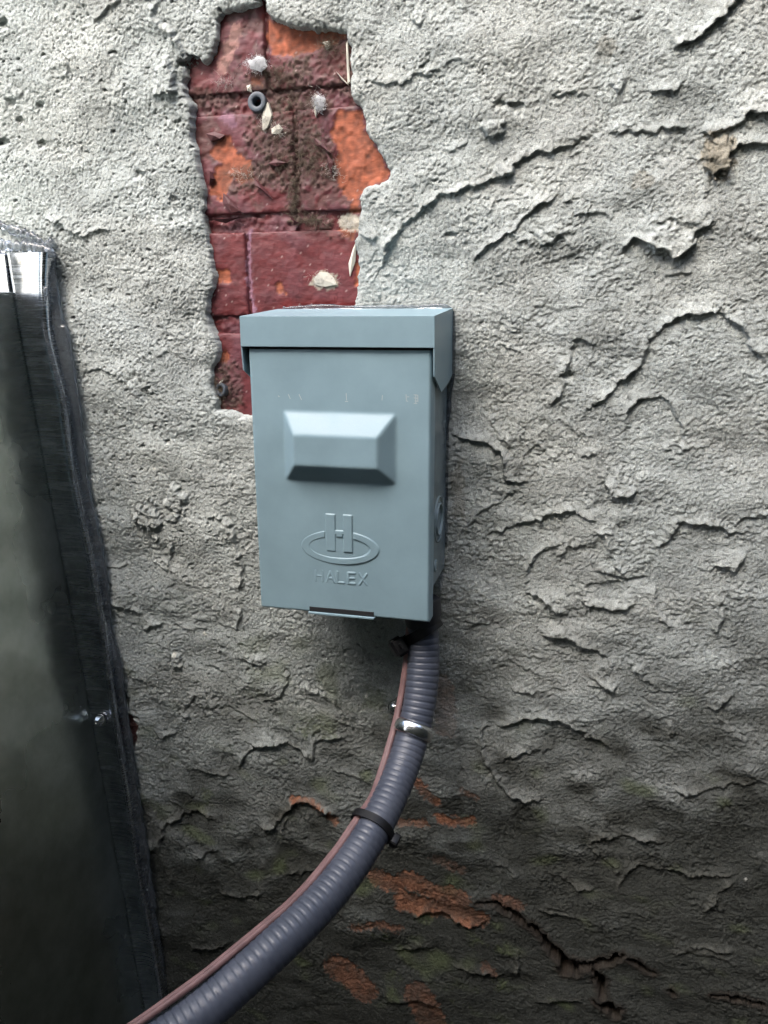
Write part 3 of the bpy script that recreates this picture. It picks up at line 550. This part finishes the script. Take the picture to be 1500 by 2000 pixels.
def tuft(u, v, r, label, fl=1.0):
    c = onY(u, v, BY-.002); t = thing('fluff_tuft', label, 'fluff')
    bm = bmesh.new(); bmesh.ops.create_icosphere(bm, subdivisions=4, radius=r*.8)
    g = np.random.default_rng(int(u)); ph = g.uniform(0, 6, 12)
    for w_ in bm.verts:
        p = w_.co/(r*.8); d = 1+.2*math.sin(3*p.x+ph[0])*math.sin(4*p.z+ph[1])+.10*math.sin(5*p.x+4*p.z+ph[2])+.04*math.sin(11*p.z+9*p.x+ph[3])
        w_.co = Vector((w_.co.x*d*fl, w_.co.y*d*.22, w_.co.z*d))+Vector(c)
    fin('fluff_core', bm, M['fluff'], t)
    n_ = fuzz('fluff_fibre', [(u, v, r/.00036*1.1*fl, r/.00036*1.1)], 350, .0035, .00008, 'fluff', t, y=c[1]-.0005, seed=int(u)); put(t, c)
tuft(503, 125, .0052, 'white cottony fluff at the top of the bare brick, above the grey plug', 1.5)
tuft(625, 202, .0052, 'white ragged fluff right of the upper grey plug on the brick', .8)
def plug(u, v, r, label, ax=(.05, -1, .1)):
    c = onY(u, v, BY-.001); t = thing('wall_plug', label, 'wall plug', 'grey wall plugs left in the brick')
    prof = [(r*.42, -.012), (r*.42, .0012), (r*.5, .0018), (r*.95, .0018), (r, .0012), (r, -.006)]
    lathe('sleeve', [(r, -.01), (r, .0012), (r*.93, .0020), (r*.55, .0018), (r*.45, .001), (r*.42, -.006)], c, ax, M['plug'], t, 28)
    lathe('bore', [(r*.40, -.009), (r*.40, -.003)], c, ax, M['dark'], t, 20); put(t, c)
plug(503, 200, .0060, 'round grey plastic wall plug high in the bare brick')
plug(433, 761, .0047, 'small grey plastic wall plug low beside the grey box', (-.25, -1, .1))

# ------------------------------------------------------------------ the grey box
Wd, D, HL, HB, HD = .115, .0584, .01705, .1645, .1815
DL, DR = .0030, .1132
box = thing('electrical_box', 'small grey metal disconnect box with raised pull and embossed emblem', 'electrical box')
yl = -D-.0022
# hood: front lip, top, cheeks
chR = [onX(u, v, Wd) for u, v in ((849,735),(861,766),(874,749))]
def hood():
    x0, x1 = 0, Wd; zf = 0; zb_ = .0035; yb = -.001; P = []
    A, B, Cc, Dd = (x0, yl, zf), (x1, yl, zf), (x1, yb, zb_), (x0, yb, zb_)
    a, b = (x0, yl, -HL), (x1, yl, -HL)
    P.append([A, B, b, a]); P.append([A, Dd, Cc, B])
    tz = [chR[0][2], chR[1][2], chR[2][2]]; ty = [yl+.0006, min(chR[1][1], -.03), min(chR[2][1], -.008)]
    for x, f, bb in ((x1, B, b), (x0, A, a)):
        dz = 0 if x == x1 else .002
        P.append([f, bb, (x, yl, -HL-.001+(tz[0]+HL)*.0), (x, yl+.0012, tz[0]+dz), (x, ty[1], tz[1]+dz), (x, ty[2], tz[2]+dz), (x, yb, tz[2]+.004), (x, yb, zb_)])
    return P
sheet('rain_hood', hood(), .0009, M['box'], box, .0006)
# body
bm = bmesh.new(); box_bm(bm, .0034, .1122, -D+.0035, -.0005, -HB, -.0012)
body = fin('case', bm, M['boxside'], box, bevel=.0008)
# knockouts on the right side
kc = onX(857, 1014, .1124); kk = math.pi*2/48
for r, th, nm in ((.0150, .0008, 'knockout'), (.0105, .0013, 'knockout')):
    bm = bmesh.new(); rg = []
    for rad, hh in ((r, 0), (r-.0002, th), (r-.0011, th), (r-.0014, 0)):
        rg.append([bm.verts.new((.1122+hh, kc[1]+rad*math.cos(kk*i), kc[2]+rad*math.sin(kk*i))) for i in range(48)])
    for a, b in zip(rg, rg[1:]):
        for i in range(48): bm.faces.new((a[i], a[(i+1) % 48], b[(i+1) % 48], b[i]))
    fin(nm, bm, M['boxside'], box)
k2 = onX(851, 1105, .1124); lathe('knockout', [(.0042, -.0005), (.0042, .0005), (.0036, .0009), (.0001, .0009)], (.1122, k2[1], k2[2]), (1, 0, 0), M['boxside'], box, 28)
# cover: one sheet with the stamped pull, folded edges
dcx = (W2([(552,802)], -D)[0], W2([(775,945)], -D)[0])
sp = .0006; xs = np.arange(DL, DR+1e-9, (DR-DL)/180); zs = np.linspace(-HD, -HL-.0016, 270); Xd, Zd = np.meshgrid(xs, zs)
PO = W2([(553,803),(772,808),(775,945),(560,938)], -D); ox0, ox1 = PO[[0, 3], 0].mean(), PO[[1, 2], 0].mean(); oz1, oz0 = PO[[0, 1], 1].mean(), PO[[2, 3], 1].mean()
PH = .0085
PI = W2([(572,850),(737,856),(735,915),(573,911)], -D-PH); ix0, ix1 = PI[[0, 3], 0].mean(), PI[[1, 2], 0].mean(); iz1, iz0 = PI[[0, 1], 1].mean(), PI[[2, 3], 1].mean()
print('pull outer', ox0, ox1, oz0, oz1, 'inner', ix0, ix1, iz0, iz1)
fx = np.minimum((Xd-ox0)/(ix0-ox0), (ox1-Xd)/(ox1-ix1)); fz = np.minimum((Zd-oz0)/(iz0-oz0), (oz1-Zd)/(oz1-iz1))
pr = np.clip(np.minimum(fx, fz), 0, 1)
def blur(A, n):
    for _ in range(n): A = (np.roll(A, 1, 0)+np.roll(A, -1, 0)+np.roll(A, 1, 1)+np.roll(A, -1, 1)+2*A)/6
    return A
pr = blur(pr, 5)
hh = PH*pr
dist = np.minimum(np.minimum(Xd-DL, DR-Xd), Zd+HD); rr = .0016
hh -= rr-np.sqrt(np.maximum(rr*rr-np.maximum(rr-dist, 0)**2, 0))
hh += .00012*noise(Xd.shape, 90, 90, 77)
Pd = np.stack([Xd, -D-hh, Zd], -1); FL = .0105
Pd = np.concatenate([Pd[:, :1]+[0, FL, 0], Pd, Pd[:, -1:]+[0, FL, 0]], 1); low_ = Pd[:1].copy(); low_[..., 1] = -D+.0016+FL*.4; Pd = np.concatenate([low_, Pd], 0)
door = link('front_cover', grid_mesh('front_cover', Pd, None), M['box'], box)
# emblem and lettering, pressed out of the cover
def emb(name, maskf, x0, x1, z0, z1, hgt, s=.00028, soft=.0003):
    xs = np.arange(x0, x1, s); zs = np.arange(z0, z1, s); A, B = np.meshgrid(xs, zs); d = maskf(A, B); h = hgt*sst(d, -soft, soft)
    return link(name, grid_mesh(name, np.stack([A, -D+.00005-h+.00006*(h < 1e-6), B], -1), None, h > hgt*.01), M['box'], door)
def qd(u, v): return W2([(u, v)], -D)[0]
ec = (qd(589, 1068)+qd(740, 1072))/2; ew = (qd(740, 1070)-qd(589, 1070))[0]/2; eh = (qd(664, 1037)-qd(664, 1102))[1]/2; iw, ih = ew*.77, eh*.64
ec[1] = (qd(664, 1037)+qd(664, 1102))[1]/2
b1 = (qd(637, 1040)[0], qd(655, 1040)[0]); b2 = (qd(671, 1040)[0], qd(688, 1040)[0]); zt, zb = qd(660, 1005)[1], qd(660, 1077)[1]; zc = qd(662, 1040)[1]
def rect(A, B, x0, x1, z0, z1): return np.minimum(np.minimum(A-x0, x1-A), np.minimum(B-z0, z1-B))
def emask(A, B):
    a, b = A-ec[0], B-ec[1]; ro = np.sqrt((a/ew)**2+(b/eh)**2); ri = np.sqrt((a/iw)**2+((b)/ih)**2)
    d = np.minimum((1-ro)*eh*1.2, (ri-1)*ih*1.2)
    g = -np.minimum(-np.minimum(rect(A, B, b1[0]-.0009, b1[1]+.0009, zb-.001, zt+.001), 1), 1)
    gap = np.maximum(rect(A, B, b1[0]-.0008, b1[1]+.0008, zb-.001, zt), rect(A, B, b2[0]-.0008, b2[1]+.0008, zb-.001, zt))
    d = np.minimum(d, -gap)
    H_ = np.maximum(np.maximum(rect(A, B, *b1, zb, zt), rect(A, B, *b2, zb, zt)), rect(A, B, b1[1]-.001, b2[0]+.001, zc-.0012, zc+.0012))
    return np.maximum(d, H_)
emb('emblem', emask, ec[0]-ew-.002, ec[0]+ew+.002, ec[1]-eh-.003, zt+.003, .00055)
GL = {'H': [[(0,0),(0,1)],[(.7,0),(.7,1)],[(0,.5),(.7,.5)]], 'A': [[(0,0),(.4,1),(.8,0)],[(.15,.36),(.65,.36)]], 'L': [[(0,1),(0,0),(.6,0)]],
      'E': [[(.62,1),(0,1),(0,0),(.62,0)],[(0,.5),(.55,.5)]], 'X': [[(0,0),(.72,1)],[(0,1),(.72,0)]]}
p0, p1 = qd(617, 1136), qd(721, 1141); lh = qd(617, 1114)[1]-p0[1]; adv = (p1[0]-p0[0])/4.86
zb0 = (p0[1]+p1[1])/2
SEGS = [[(p0[0]+i*adv+a*lh*.85, zb0+b*lh*.92) for a, b in s] for i, ch in enumerate('HALEX') for s in GL[ch]]
def lmask(A, B):
    d = np.full(A.shape, 1e9)
    for s in SEGS: d = np.minimum(d, np.abs(seg_dist(A, B, s)[0]))
    return .00062-d
emb('lettering', lmask, p0[0]-.003, p1[0]+.004, zb0-.003, zb0+lh+.003, .00036, .00024, .0003)
M['scuff'] = mat('pale_scuff', (.42, .46, .46), .6)[0]
# faint pale scuffs left above the pull
def scuff(u, v, du, dv, wpx=1.3):
    a, b = onY(u, v, -D-.0001), onY(u+du, v+dv, -D-.0001); dirn = (b-a)/np.linalg.norm(b-a); sd_ = np.cross(dirn, [0, 1, 0])*wpx*.00016
    return [a-sd_, b-sd_, b+sd_, a+sd_]
for u, v, du, dv in ((543,773,3,2),(563,770,4,9),(584,770,5,11),(676,768,1,14),(674,784,6,0),(747,772,-1,10),(793,770,1,14),(793,783,4,1),(795,775,4,0),(808,771,8,1),(808,777,8,1),(810,783,7,1),(812,770,0,18),(816,772,0,12),(808,788,7,0)):
    link('scuff_mark', mesh_np('scuff_mark', np.array(scuff(u, v, du, dv)), np.array([[0, 1, 2, 3]]), False), M['scuff'], door)
# locking tab at the foot of the cover
a, b = onY(604, 1184, -D-.0004), onY(730, 1193, -D-.0004); a2 = a[0]; b2_ = b[0]; zz = -HD+.0005
bm = bmesh.new(); box_bm(bm, a2, b2_, -D-.0004, -D+.004, zz+.0002, zz+.0034); fin('slot_shade', bm, M['dark'], door, bevel=.0003, smooth=False)  # dark strip stands in for the shade inside the slot
bm = bmesh.new(); box_bm(bm, a2-.0004, b2_+.0004, -D-.0016, -D+.02, zz-.0012, zz+.0002); fin('lock_tab', bm, M['box'], box, bevel=.0003)
# dark strip painted as the shade in the gap under the hood
bm = bmesh.new(); box_bm(bm, .0034, .1122, -D+.002, -D+.0034, -HL-.003, -.0014); fin('hood_gap_shade', bm, M['dark'], box, smooth=False)
# clear sealant between box and wall
def bead(name, pts, r0, mt, parent, seed, flat=.7):
    P = catmull(pts, 10); P, s = resample(P, .0015); g = np.random.default_rng(seed)
    w_ = 1+.30*np.interp(s, np.linspace(0, s[-1], 24), g.normal(size=24))*.7+.25*np.interp(s, np.linspace(0, s[-1], 90), g.normal(size=90))*.5
    return tube(name, P, r0*np.clip(w_, .35, 2), M[mt], parent, 14, flat)
bead('sealant_bead', [(.004, -.002, .004), (.03, -.003, .005), (.06, -.004, .0045), (.09, -.003, .0045), (.112, -.002, .004), (.1155, -.001, -.01), (.1155, -.001, -.04), (.1130, -.0005, -.06), (.1125, -.0005, -.10), (.1125, -.0005, -.15)], .0013, 'silicone', box, 4)
put(box, (Wd/2, -.001, -HB))

# ------------------------------------------------------------------ hose, fitting, cable, ties, strap
OD = .0213
HP_ = [(822,1195,63),(827,1240,63.5),(829,1300,64),(824,1360,64.5),(811,1425,65),(791,1490,66),(765,1552,68),(731,1620,71),(687,1690,73),(633,1758,76),(570,1822,79),(500,1880,82),(430,1953,84),(371,1998,86),(305,2044,88),(225,2093,91),(130,2146,95)]
hp = [atZ(u, v, F*OD/w_) for u, v, w_ in HP_]
hp[0] = hp[1]+np.array([-.0015, 0, .02]);
P = catmull(hp, 12); P, s = resample(P, .0007); kw = np.hanning(141); kw /= kw.sum(); Pp = np.concatenate([2*P[0]-P[70:0:-1], P, 2*P[-1]-P[-2:-72:-1]]); P = np.stack([np.convolve(Pp[:, i], kw, 'valid') for i in range(3)], 1); s = np.arange(len(P))*.0007; ph_ = (s/.0042) % 1.0
prof = OD/2*(1-.012+.012*np.sin(np.pi*ph_)**.5+.004*noise((1, len(s)), 60, 60, 5)[0])-OD/2*.034*np.exp(-((ph_-.0)/.08)**2)-OD/2*.034*np.exp(-((ph_-1.0)/.08)**2)
hose = thing('flexible_conduit', 'grey ribbed flexible conduit curving down left from the grey box', 'conduit')
tube('hose', P, prof, M['hose'], hose, 40)
HC, HS = P, s
def hpt(i_s):
    i = min(int(i_s/.0007), len(HC)-2); T = HC[i+1]-HC[i-1]; return HC[i], T/np.linalg.norm(T)
c, T = hpt(.006)
lathe('fitting', [(.0098, -.002), (.0125, 0), (.0125, .010), (.0118, .0115), (.0113, .0165), (.0104, .018)], c-T*.004+np.array([0, 0, .006]), tuple(T), M['fitting'], hose, 24)
print('hose top', hp[0], hp[1], 'strap y', hp[4], 'wall clearance min', max(p[1] for p in hp))
put(hose, hp[0])
def near(u, v):
    d = ray(u, v); d = d/np.linalg.norm(d); k = np.linalg.norm(np.cross(HC-CAM, d), axis=1); return int(k.argmin())
# cable: each point placed at the hose's own distance or against the wall
CB = [(803,1206,-.004),(797,1250,-.003),(793,1300,-.001),(786,1350,.001),(776,1400,.001),(763,1450,.0),(746,1505,.0),(727,1560,-.001),(700,1600,-.001),(664,1653,.0),(640,1684,0),(600,1733,.0),(560,1774,0),(520,1808,0),(460,1857,0),(400,1906,0),(330,1958,0),(272,2000,0),(180,2062,0),(90,2120,0)]
cp = []
for u, v, off in CB:
    i = near(u, v); z = (HC[i]-CAM)@FF; cp.append(atZ(u, v, z+off))
cable = thing('thin_cable', 'thin pinkish brown cable running along the upper side of the conduit', 'cable')
Pc = catmull(cp, 10); Pc, sc2 = resample(Pc, .002); wob = .0004*np.sin(sc2*70)[:, None]*np.array([0, 1, 0])
tube('sheath', Pc+wob, 0.00165, M['cable'], cable, 14, .8); tube('second_core', Pc+wob+np.array([-.0012, .0014, .0006]), .0014, M['cable'], cable, 12); put(cable, cp[0])
def tie(iu, iv, label, tilt, head_ang, extra, hs=1.0, rx=1.0):
    i = near(iu, iv); c = HC[i]; T = HC[i+3]-HC[i-3]; T /= np.linalg.norm(T); t = thing('cable_tie', label, 'cable tie', 'black cable ties on the conduit')
    nrm = T+np.array(tilt); nrm /= np.linalg.norm(nrm); a = np.cross(nrm, [0, 1, 0]); a /= np.linalg.norm(a); b = np.cross(a, nrm)   # a: image side, b: depth
    if a[0] > 0: a = -a                                             # a points to the left (cable side)
    toc = CAM-c; 
    if b@toc < 0: b = -b
    V = []; n = 72; wd = .0023 if hs < 1.5 else .0034; r0 = OD/2+.0004
    for k in range(n):
        an = 2*math.pi*k/n; d = math.cos(an)*a*rx+math.sin(an)*b; bul = extra*max(0, math.cos(an))**6; rad = r0+bul
        for rr_, ww in ((0, -wd), (.0011, -wd), (.0011, wd), (0, wd)): V.append(c+d*(rad+rr_)+nrm*ww)
    idx = np.arange(n*4).reshape(n, 4); nx = np.roll(idx, -1, 0); Q = []
    for j in range(4): Q.append(np.stack([idx[:, j], idx[:, (j+1) % 4], nx[:, (j+1) % 4], nx[:, j]], -1))
    link('band', mesh_np('band', np.array(V), np.concatenate(Q), False), M['tie'], t)
    d = math.cos(head_ang)*a+math.sin(head_ang)*b; tn = -math.sin(head_ang)*a+math.cos(head_ang)*b; hc = c+d*(r0+.003*hs+(extra if abs(head_ang) < 1 else 0))
    bm = bmesh.new(); box_bm(bm, -.0036*hs, .0036*hs, -.0026*hs, .0026*hs, -.0033*hs, .0033*hs)
    bmesh.ops.bevel(bm, geom=list(bm.edges), offset=.0009*hs, segments=3, affect='EDGES')
    for w_ in bm.verts: q = w_.co.copy(); w_.co = Vector(hc+nrm*q.x+d*q.y+tn*q.z)
    fin('head', bm, M['tie'], t)
    bm = bmesh.new(); box_bm(bm, -.0018, .0018, -.0007, .0007, 0, .0062*hs)
    for w_ in bm.verts: q = w_.co.copy(); w_.co = Vector(hc+nrm*q.x+d*q.y+tn*q.z)
    fin('tail', bm, M['tie'], t, bevel=.0002); put(t, c)
tie(733, 1618, 'black cable tie around the middle of the conduit, small square head at its right', (0, 0, 0), math.pi*.93, .0030)
tie(822, 1232, 'black cable tie right under the grey box, thick head on the left', (.62, 0, 0), .62, .0030, 1.75, 1.15)
# metal strap with screw
st_ = thing('conduit_strap', 'shiny zinc strap clamping the conduit to the wall, screwed at its left', 'conduit clamp')
i = near(811, 1427); c = HC[i]; T = HC[i+3]-HC[i-3]; T /= np.linalg.norm(T); T = T+np.array([-.10, 0, .0]); T /= np.linalg.norm(T)
a = np.cross(T, [0, 1, 0]); a /= np.linalg.norm(a); a = a if a[0] < 0 else -a; b = np.cross(T, a); b = b if b[1] < 0 else -b
V = []; n = 40; r0 = OD/2+.0003; prs = [(-.0042, 0), (-.0042, .0011), (-.0030, .0018), (-.0012, .0022), (.0012, .0022), (.0030, .0018), (.0042, .0011), (.0042, 0)]
angs = np.linspace(-.55, math.pi+.75, n)
for an in angs:
    d = math.cos(an)*a+math.sin(an)*b
    for ww, h_ in prs: V.append(c+d*(r0+h_)+T*ww)
kq = len(prs); idx = np.arange(n*kq).reshape(n, kq); Q = [np.stack([idx[:-1, j], idx[:-1, (j+1) % kq], idx[1:, (j+1) % kq], idx[1:, j]], -1) for j in range(kq)]
link('strap_band', mesh_np('strap_band', np.array(V), np.concatenate(Q)), M['zinc'], st_)
scw = onY(772, 1384, -.006)
ear = c+math.cos(-.45)*a*(r0+.0008)+math.sin(-.45)*b*(r0+.0008)
bm = bmesh.new(); e1 = np.array([ear[0], -.0045, ear[2]]); e2 = np.array([scw[0], -.0045, scw[2]]); dr = e2-e1; dr /= np.linalg.norm(dr); sdv = np.cross(dr, [0, 1, 0])
lo_ = []; 
for yy in (-.0055, -.0038):
    ring = [e1-sdv*.0045, e1+sdv*.0045]+[e2+(dr*math.cos(q)+sdv*math.sin(q))*.0060 for q in np.linspace(math.pi/2, -math.pi/2, 12)]
    lo_.append([bm.verts.new((p[0], yy, p[2])) for p in ring])
bm.faces.new(lo_[0]); bm.faces.new(lo_[1][::-1])
for k in range(len(lo_[0])): bm.faces.new((lo_[0][k], lo_[0][(k+1) % len(lo_[0])], lo_[1][(k+1) % len(lo_[0])], lo_[1][k]))
fin('ear', bm, M['zinc'], st_, bevel=.0003)
bm = bmesh.new(); p0_, p1_ = e1, ear; d_ = p1_-p0_
vv = [bm.verts.new(tuple(q)) for q in (p0_-T*.0042, p0_+T*.0042, p1_+T*.0042, p1_-T*.0042)]
bm.faces.new(vv); o = fin('web', bm, M['zinc'], st_, smooth=False); o.modifiers.new('s', 'SOLIDIFY').thickness = .0011
lathe('screw', [(.0046, 0), (.0046, .0010), (.0036, .0026), (.0018, .0033), (.0002, .0034)], (scw[0], -.0056, scw[2]), (0, -1, 0), M['zinc'], st_, 28)
print('strap centre', c, 'screw', scw)
put(st_, (c[0], 0, c[2]))

# ------------------------------------------------------------------ duct and flange at the left
duct = thing('metal_duct', 'sheet metal duct leaving the wall at the left, silver flange sealed to the render', 'duct')
YF = -.010
Rl = [(93,492),(90,560),(95,640),(106,700),(125,775),(136,865),(150,946),(186,1120),(210,1270),(222,1360),(237,1465),(258,1600),(272,1700),(300,1840),(322,1975),(345,2120)]
Ll = [(-5,492),(12,560),(28,640),(45,690),(54,760),(72,865),(90,955),(117,1120),(147,1270),(166,1360),(188,1465),(210,1600),(226,1700),(256,1840),(278,1990),(300,2120)]
Rw = catmull(np.array([onY(u, v, YF) for u, v in Rl]), 5); Lw = catmull(np.array([onY(u, v, YF) for u, v in Ll]), 5)
# seam where the duct leaves the flange: a straight line fitted through the left edge
qa, qb = onY(45, 690, YF), onY(256, 1840, YF); sl_ = (qa[0]-qb[0])/(qa[2]-qb[2]); ic_ = qa[0]-sl_*qa[2]
print('seam slope', sl_, ic_, 'flange', Lw[20], Rw[20])
zs = np.linspace(Rw[0, 2], Rw[-1, 2], 90)
xr = np.interp(-zs, -Rw[:, 2], Rw[:, 0]); xl = sl_*zs+ic_
g = np.random.default_rng(8); wv = np.interp(zs, np.sort(zs), np.convolve(g.normal(size=90), np.ones(9)/9, 'same'))*.0004
sec = []
for f_, y_ in ((.03, .004), (.03, 0.0006), (.045, 0), (.06, -.0004), (.12, -.0002), (.2, .0003), (.4, .0008), (.6, .0008), (.75, .0002), (.84, -.0002), (.855, -.0012), (.90, -.0015), (.95, -.0013), (.975, -.0001), (.99, .0006), (1.0, .0018), (1.0, .012), (1.0, .02)):
    xx = xl+(xr-xl)*f_; sec.append(np.stack([xx, YF+y_+wv*(.3+f_) if y_ < .001 else np.full(90, YF+y_), zs], -1))
Pf = np.stack(sec, 1)
fl = link('flange', grid_mesh('flange', Pf, None, flip=True), M['flange'], duct)
# top flange across the duct
zt = Rw[0, 2]; DT = onY(8, 572, YF)[2]
bm = bmesh.new(); box_bm(bm, -.75, xl[0]+.001, YF-.0012, .02, DT, zt-.0005); fin('flange', bm, M['flange'], duct, bevel=.0006)
sx0 = sl_*DT+ic_; zbt = GZ+.12; sx1 = sl_*zbt+ic_
y0, y1 = YF+.003, -.34
sheet('duct_skin', [[(sx0, y0, DT), (sx0, y1, DT), (sx1, y1, zbt), (sx1, y0, zbt)], [(sx0, y0, DT), (sx0-.5, y0, DT), (sx0-.5, y1, DT), (sx0, y1, DT)],
      [(sx0, y1, DT), (sx0-.5, y1, DT), (sx1-.5, y1, zbt), (sx1, y1, zbt)]], .0012, M['duct'], duct, .002)
# folded corner clip on the duct's upper edge
cx = sx0+.0012; pts = [onX(u, v, cx) for u, v in ((-30,571),(17,575),(22,600),(22,655),(3,664),(-30,690))]
sheet('corner_clip', [[tuple(p) for p in pts]], .0009, M['duct'], duct, .0003)
# sealant along the flange and over its top
SO = [(100,510),(125,630),(140,652),(152,715),(162,790),(172,865),(176,927),(182,970),(204,1090),(214,1189),(237,1315),(253,1420),(268,1525),(280,1600),(298,1740),(318,1950),(340,2100)]
Sm = [((np.interp(v, [q[1] for q in Rl], [q[0] for q in Rl])*.45+u*.55), v) for u, v in SO]
bead('sealant_bead', [onY(u, v, -.004) for u, v in Sm], .0048, 'silicone', duct, 11, .45)
bead('sealant_bead', [onY(u, v, -.006) for u, v in ((-60,478),(0,480),(50,482),(94,490),(100,505))], .0035, 'silicone', duct, 12, .8)
bead('sealant_bead', [onY(u, v, YF-.0005) for u, v in ((90,560),(86,625),(96,680),(112,740),(128,800),(138,880),(150,960),(170,1050),(190,1150),(212,1290),(228,1400),(242,1490))], .0016, 'silicone', duct, 13, .5)
bead('sealant_smear', [onY(u, v, -.002) for u, v in ((0,440),(40,455),(70,468),(92,480),(104,470))], .0030, 'silicone', duct, 14, .5)
def hexscrew(u, v):
    c = onY(u, v, YF-.0003); bm = bmesh.new(); rg = []
    for r, h in ((.0052, 0), (.0052, .0008), (.0040, .0010), (.0040, .0028), (.0024, .0048), (.0012, .0048), (.0010, .0044)):
        nr = 6 if h >= .001 and r < .005 else 24
        rg.append([bm.verts.new((c[0]+r*math.cos(2*math.pi*k/24), c[1]-h, c[2]+r*math.sin(2*math.pi*k/24))) if nr == 24 else
                   bm.verts.new((c[0]+r*math.cos(math.pi/6)/math.cos((2*math.pi*k/24) % (math.pi/3)-math.pi/6)*math.cos(2*math.pi*k/24), c[1]-h, c[2]+r*math.cos(math.pi/6)/math.cos((2*math.pi*k/24) % (math.pi/3)-math.pi/6)*math.sin(2*math.pi*k/24))) for k in range(24)])
    for a, b in zip(rg, rg[1:]):
        for k in range(24): bm.faces.new((a[k], a[(k+1) % 24], b[(k+1) % 24], b[k]))
    bm.faces.new(rg[-1]); o = fin('screw', bm, M['zinc'], duct, smooth=False)
hexscrew(196, 1406)
put(duct, (sx0-.25, 0, zbt))
put(wall, (0, 0, GZ))
